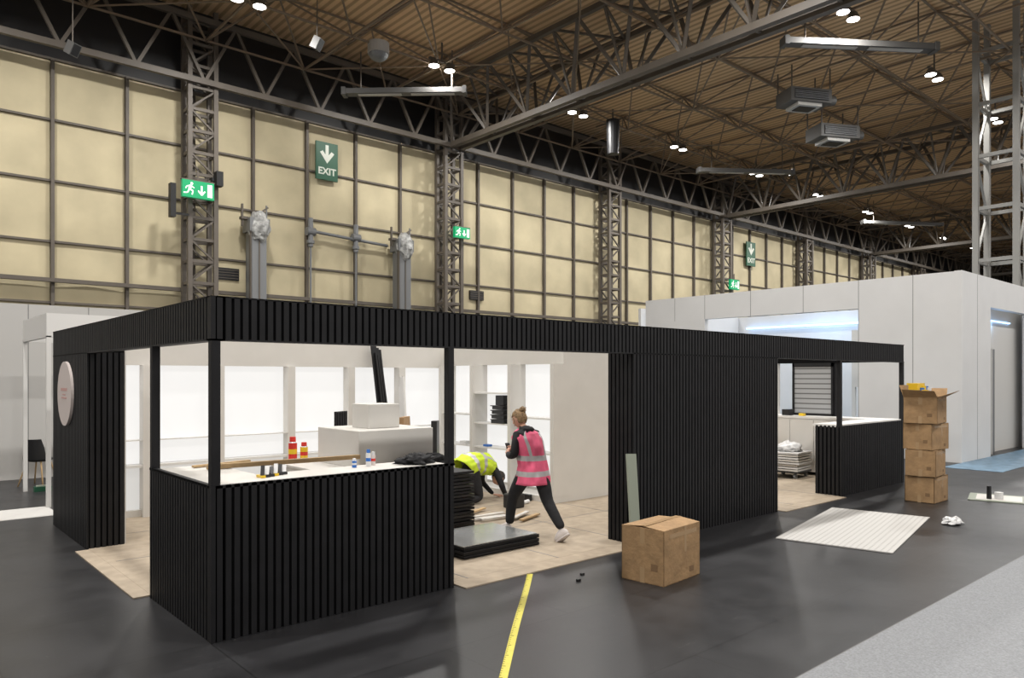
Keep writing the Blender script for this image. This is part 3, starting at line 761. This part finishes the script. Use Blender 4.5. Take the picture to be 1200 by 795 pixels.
def head(parent,c,fwd,upv,hairm,bun=True,scale=1):
    f=Vector(fwd).normalized(); u=Vector(upv); u=(u-f*u.dot(f)).normalized(); r=f.cross(u)
    X=Matrix.Translation(c)@Matrix(((r.x,f.x,u.x,0),(r.y,f.y,u.y,0),(r.z,f.z,u.z,0),(0,0,0,1)))@Matrix.Scale(scale,4)
    b=MB()
    def fn(p):
        q=p.copy()
        if q.z<0:
            t=-q.z; q.x*=1-.32*t; q.y=q.y*(1-.12*t)+ .12*t
        if q.y<0: q.y*=1.05
        def g(cx,cz,s): return math.exp(-((p.x-cx)**2+(p.z-cz)**2)/s)
        if p.y>0:
            q.y+=.20*g(0,-.18,.010)+.10*g(0,-.05,.012)-.05*(g(.38,.02,.02)+g(-.38,.02,.02))+.05*g(0,-.48,.02)+.07*g(0,-.82,.03)
        return q
    b.sphere((0,0,0),(.074,.092,.113),M_skin,X,32,24,fn)
    for s in(-1,1):
        b.sphere((s*.03,.079,.003),(.0125,.011,.0085),M_eyew,X,10,8); b.sphere((s*.03,.0885,.003),(.006,.003,.006),M_eyed,X,8,6)
        b.sphere((s*.03,.086,.021),(.017,.004,.003),hairm,X,8,6)
        b.sphere((s*.074,-.006,-.008),(.009,.018,.03),M_skin,X,10,8)
    b.sphere((0,.092,-.053),(.022,.007,.006),M_lip,X,12,6)
    b.obj('head_with_face',parent,smooth=True)
    b=MB()
    def hn(p): return p*(1+.07*noise.noise(p*4)+.02*noise.noise(p*11))
    b.sphere((0,-.006,.012),(.085,.103,.119),hairm,X,36,26,hn,keep=lambda q: not((q.y>.02 and q.z<.045) or q.z<-.085 or (q.y>.0 and q.z<.0 )))
    if bun:
        b.sphere((0,-.085,.085),(.046,.044,.042),hairm,X,22,14,lambda p:p*(1+.45*noise.noise(p*3)))
        for k in range(16):
            a=random.uniform(0,6.28); p=X@Vector((0,-.08,.085)); q=X@Vector((.055*math.cos(a),-.09+.06*math.sin(a),.10+random.uniform(-.04,.04)))
            b.cyl(p,q,.006,.002,hairm,6)
        for s in(-1,1): b.cyl(X@Vector((s*.07,.04,.03)),X@Vector((s*.072,.055,-.07)),.006,.002,hairm,6)
    b.obj('hair',parent,smooth=True)
def shoe(name,ankle,toe_dir,pitch,parent,m1,m2,L=.25):
    t=Vector(toe_dir).normalized(); c,s=math.cos(pitch),math.sin(pitch)
    f=t*c+Vector((0,0,s)); r=t.cross(Vector((0,0,1))).normalized(); u=r.cross(f).normalized()
    X=Matrix.Translation(ankle)@Matrix(((r.x,f.x,u.x,0),(r.y,f.y,u.y,0),(r.z,f.z,u.z,0),(0,0,0,1)))
    b=MB()
    def fn(p):
        q=p.copy()
        if q.z<-.35: q.z=-.35
        if q.y>.1: q.z*=1-.45*q.y
        q.x*=1+.12*math.sin(max(0,q.y)*3)
        if q.y<0: q.x*=.85
        return q
    b.sphere((0,.065,-.045),(.046,L/2,.075),m1,X,22,16,fn)
    def fs_(p):
        q=p.copy(); q.z=max(-.5,min(.5,q.z*3)); q.x*=1+.12*math.sin(max(0,q.y)*3)
        if q.y<0: q.x*=.85
        return q
    b.sphere((0,.067,-.078),(.05,L/2+.006,.022),m2,X,22,12,fs_)
    b.obj(name,parent,smooth=True)

# ---- walking woman
wm=empty('woman_in_pink_hi_vis_vest')
x0=4.09
def P(x,y,z): return Vector((x0+x,y,z))
nodes=[(P(0,1.03,.84),.128),(P(0,1.06,.97),.115),(P(0,1.11,1.11),.128),(P(0,1.155,1.215),.088),(P(0,1.195,1.285),.055),(P(0,1.22,1.335),.047),
 (P(-.145,1.145,1.215),.062),(P(-.235,1.10,.985),.052),(P(-.16,1.28,.965),.042),(P(-.115,1.345,.985),.028),
 (P(.145,1.145,1.215),.062),(P(.235,1.14,.985),.052),(P(.135,1.31,.975),.042),(P(.085,1.37,.995),.028),
 (P(-.085,1.05,.77),.108),(P(-.085,1.18,.62),.095),(P(-.075,1.30,.47),.074),(P(-.07,1.35,.28),.066),(P(-.065,1.375,.12),.055),
 (P(.085,1.01,.77),.108),(P(.08,.93,.62),.095),(P(.07,.86,.45),.074),(P(.06,.71,.28),.064),(P(.055,.60,.165),.052)]
edges=[(0,1),(1,2),(2,3),(3,4),(4,5),(3,6),(6,7),(7,8),(8,9),(3,10),(10,11),(11,12),(12,13),(0,14),(14,15),(15,16),(16,17),(17,18),(0,19),(19,20),(20,21),(21,22),(22,23)]
def wmat(c):
    if c.z>1.315 and c.y>1.1: return 1
    return 0
skin_mesh('body',[(nodes,edges,0)],[M_cloth,M_skin],wmat,wm,2)
head(wm,P(-.01,1.26,1.395),(-.35,.85,-.45),(0,.35,1),M_hair,True,.93)
hand('left_hand',P(-.115,1.345,.985),(.5,.8,.3),(-.7,.3,.4),1,.45,wm)
hand('right_hand',P(.085,1.37,.995),(-.45,.8,.35),(.7,.3,.4),-1,.45,wm)
b=MB(); X=Matrix.Translation(P(-.01,1.45,1.03))@Matrix.Rotation(-.5,4,'X'); b.box(-.034,.034,-.005,.005,-.05,.07,M_plast,X); b.obj('mobile_phone',wm,bevel=.003)
shoe('front_shoe',P(-.065,1.375,.1),(-.05,1,0),0,wm,M_shoe,M_sole)
shoe('rear_shoe',P(.055,.585,.155),(.0,1,0),-.62,wm,M_shoe,M_sole)
b=MB(); b.sphere(P(0,1.14,1.275),(.10,.075,.045),M_cloth,None,20,12,lambda p:p*(1+.25*noise.noise(p*2.5))); b.obj('hood',wm,smooth=True)
rings=[(P(0,1.03,.64),(.20,0,0),(0,.18,0)),(P(0,1.03,.74),(.195,0,0),(0,.172,0)),(P(0,1.035,.86),(.18,0,0),(0,.155,0)),(P(0,1.06,.98),(.17,0,0),(0,.145,0)),
 (P(0,1.10,1.09),(.185,0,0),(0,.152,0)),(P(0,1.13,1.185),(.193,0,0),(0,.132,.01)),(P(0,1.15,1.245),(.165,0,0),(0,.10,.01)),(P(0,1.17,1.28),(.09,0,0),(0,.072,.01))]
def vm(k,t):
    if 1.0<=k<1.5 or 2.5<=k<3.0: return 1
    ang=(t*360)%360
    if k>=3 and (40<ang<57 or 123<ang<140 or 220<ang<237 or 303<ang<320): return 1
    return 0
loft('hi_vis_vest',rings,wm,vm,[M_pink,M_silv],nu=48,fold=.012,seed=1)

# ---- kneeling man (hips up, shoulders down)
km=empty('man_kneeling_in_yellow_hi_vis_vest')
def K(x,y,z): return Vector((4.98+x,3.40+y,z))
nodes=[(K(0,0,.56),.135),(K(.15,0,.61),.135),(K(.29,0,.58),.145),(K(.40,0,.50),.10),(K(.475,0,.43),.055),(K(.52,0,.385),.052),
 (K(.40,-.17,.47),.06),(K(.44,-.26,.25),.048),(K(.56,-.20,.10),.036),(K(.61,-.19,.07),.028),
 (K(.40,.17,.47),.06),(K(.47,.26,.26),.048),(K(.57,.16,.10),.036),(K(.61,.14,.07),.028),
 (K(.0,-.10,.47),.115),(K(.05,-.13,.28),.095),(K(.09,-.15,.09),.075),(K(-.12,-.15,.08),.064),(K(-.32,-.15,.07),.045),
 (K(.0,.10,.47),.115),(K(.08,.13,.28),.095),(K(.14,.15,.09),.075),(K(-.09,.15,.08),.064),(K(-.28,.15,.07),.045)]
skin_mesh('body',[(nodes,edges,0)],[M_cloth,M_skin],lambda c:1 if (c.x>5.47 and c.z>.33) else 0,km,2)
head(km,K(.58,0,.335),(.35,-.1,-.95),(.95,0,.30),M_hair2,False,1.0)
hand('left_hand',K(.61,-.19,.055),(1,.1,-.05),(0,0,1),-1,.12,km)
hand('right_hand',K(.61,.14,.055),(1,-.1,-.05),(0,0,1),1,.2,km)
shoe('boot_1',K(-.34,-.15,.085),(-.5,0,0),-1.0,km,M_boot,M_boot,.26); shoe('boot_2',K(-.30,.15,.085),(-.5,0,0),-1.0,km,M_boot,M_boot,.26)
def ring(x,z,a,bb,tilt):
    return (K(x,0,z),(0,a,0),(math.sin(tilt)*bb,0,math.cos(tilt)*bb))
rings=[ring(-.10,.535,.20,.175,-.7),ring(-.01,.575,.20,.175,-.5),ring(.09,.595,.195,.17,-.2),ring(.19,.595,.195,.17,.1),ring(.28,.57,.20,.165,.35),ring(.36,.53,.19,.14,.6),ring(.42,.48,.15,.105,.75),ring(.465,.44,.08,.07,.8)]
loft('hi_vis_vest',rings,km,lambda k,t:1 if (1.2<=k<1.6 or 2.7<=k<3.2 or (k>3.2 and (.09<t<.14 or .36<t<.41))) else 0,[M_hiy,M_silv],nu=48,fold=.014,seed=5)
b=MB(); b.box(5.75,5.82,2.9,3.05,.012,.11,M_plast); b.cyl((5.5,2.75,.04),(5.65,2.8,.04),.03,.03,M_paper,10); b.obj('cordless_tool',bevel=.008)
b=MB(); b.box(5.1,5.35,2.55,2.75,.012,.22,M_plast); b.box(5.18,5.27,2.63,2.67,.22,.27,M_grey); b.obj('small_tool_bag',bevel=.02)

# ================================================================ world, camera
w=bpy.data.worlds.new('World'); S.world=w; w.use_nodes=True
w.node_tree.nodes['Background'].inputs[0].default_value=(1,.96,.92,1); w.node_tree.nodes['Background'].inputs[1].default_value=.60
S.view_settings.view_transform='Standard'
cd=bpy.data.cameras.new('camera'); cd.sensor_width=36; cd.clip_end=300; cd.lens=26.1; cd.shift_y=.0371
co=bpy.data.objects.new('camera',cd); COL.objects.link(co); co.location=(-1.887,-5.376,1.9); co.rotation_euler=(math.pi/2,0,math.radians(-41.4)); S.camera=co
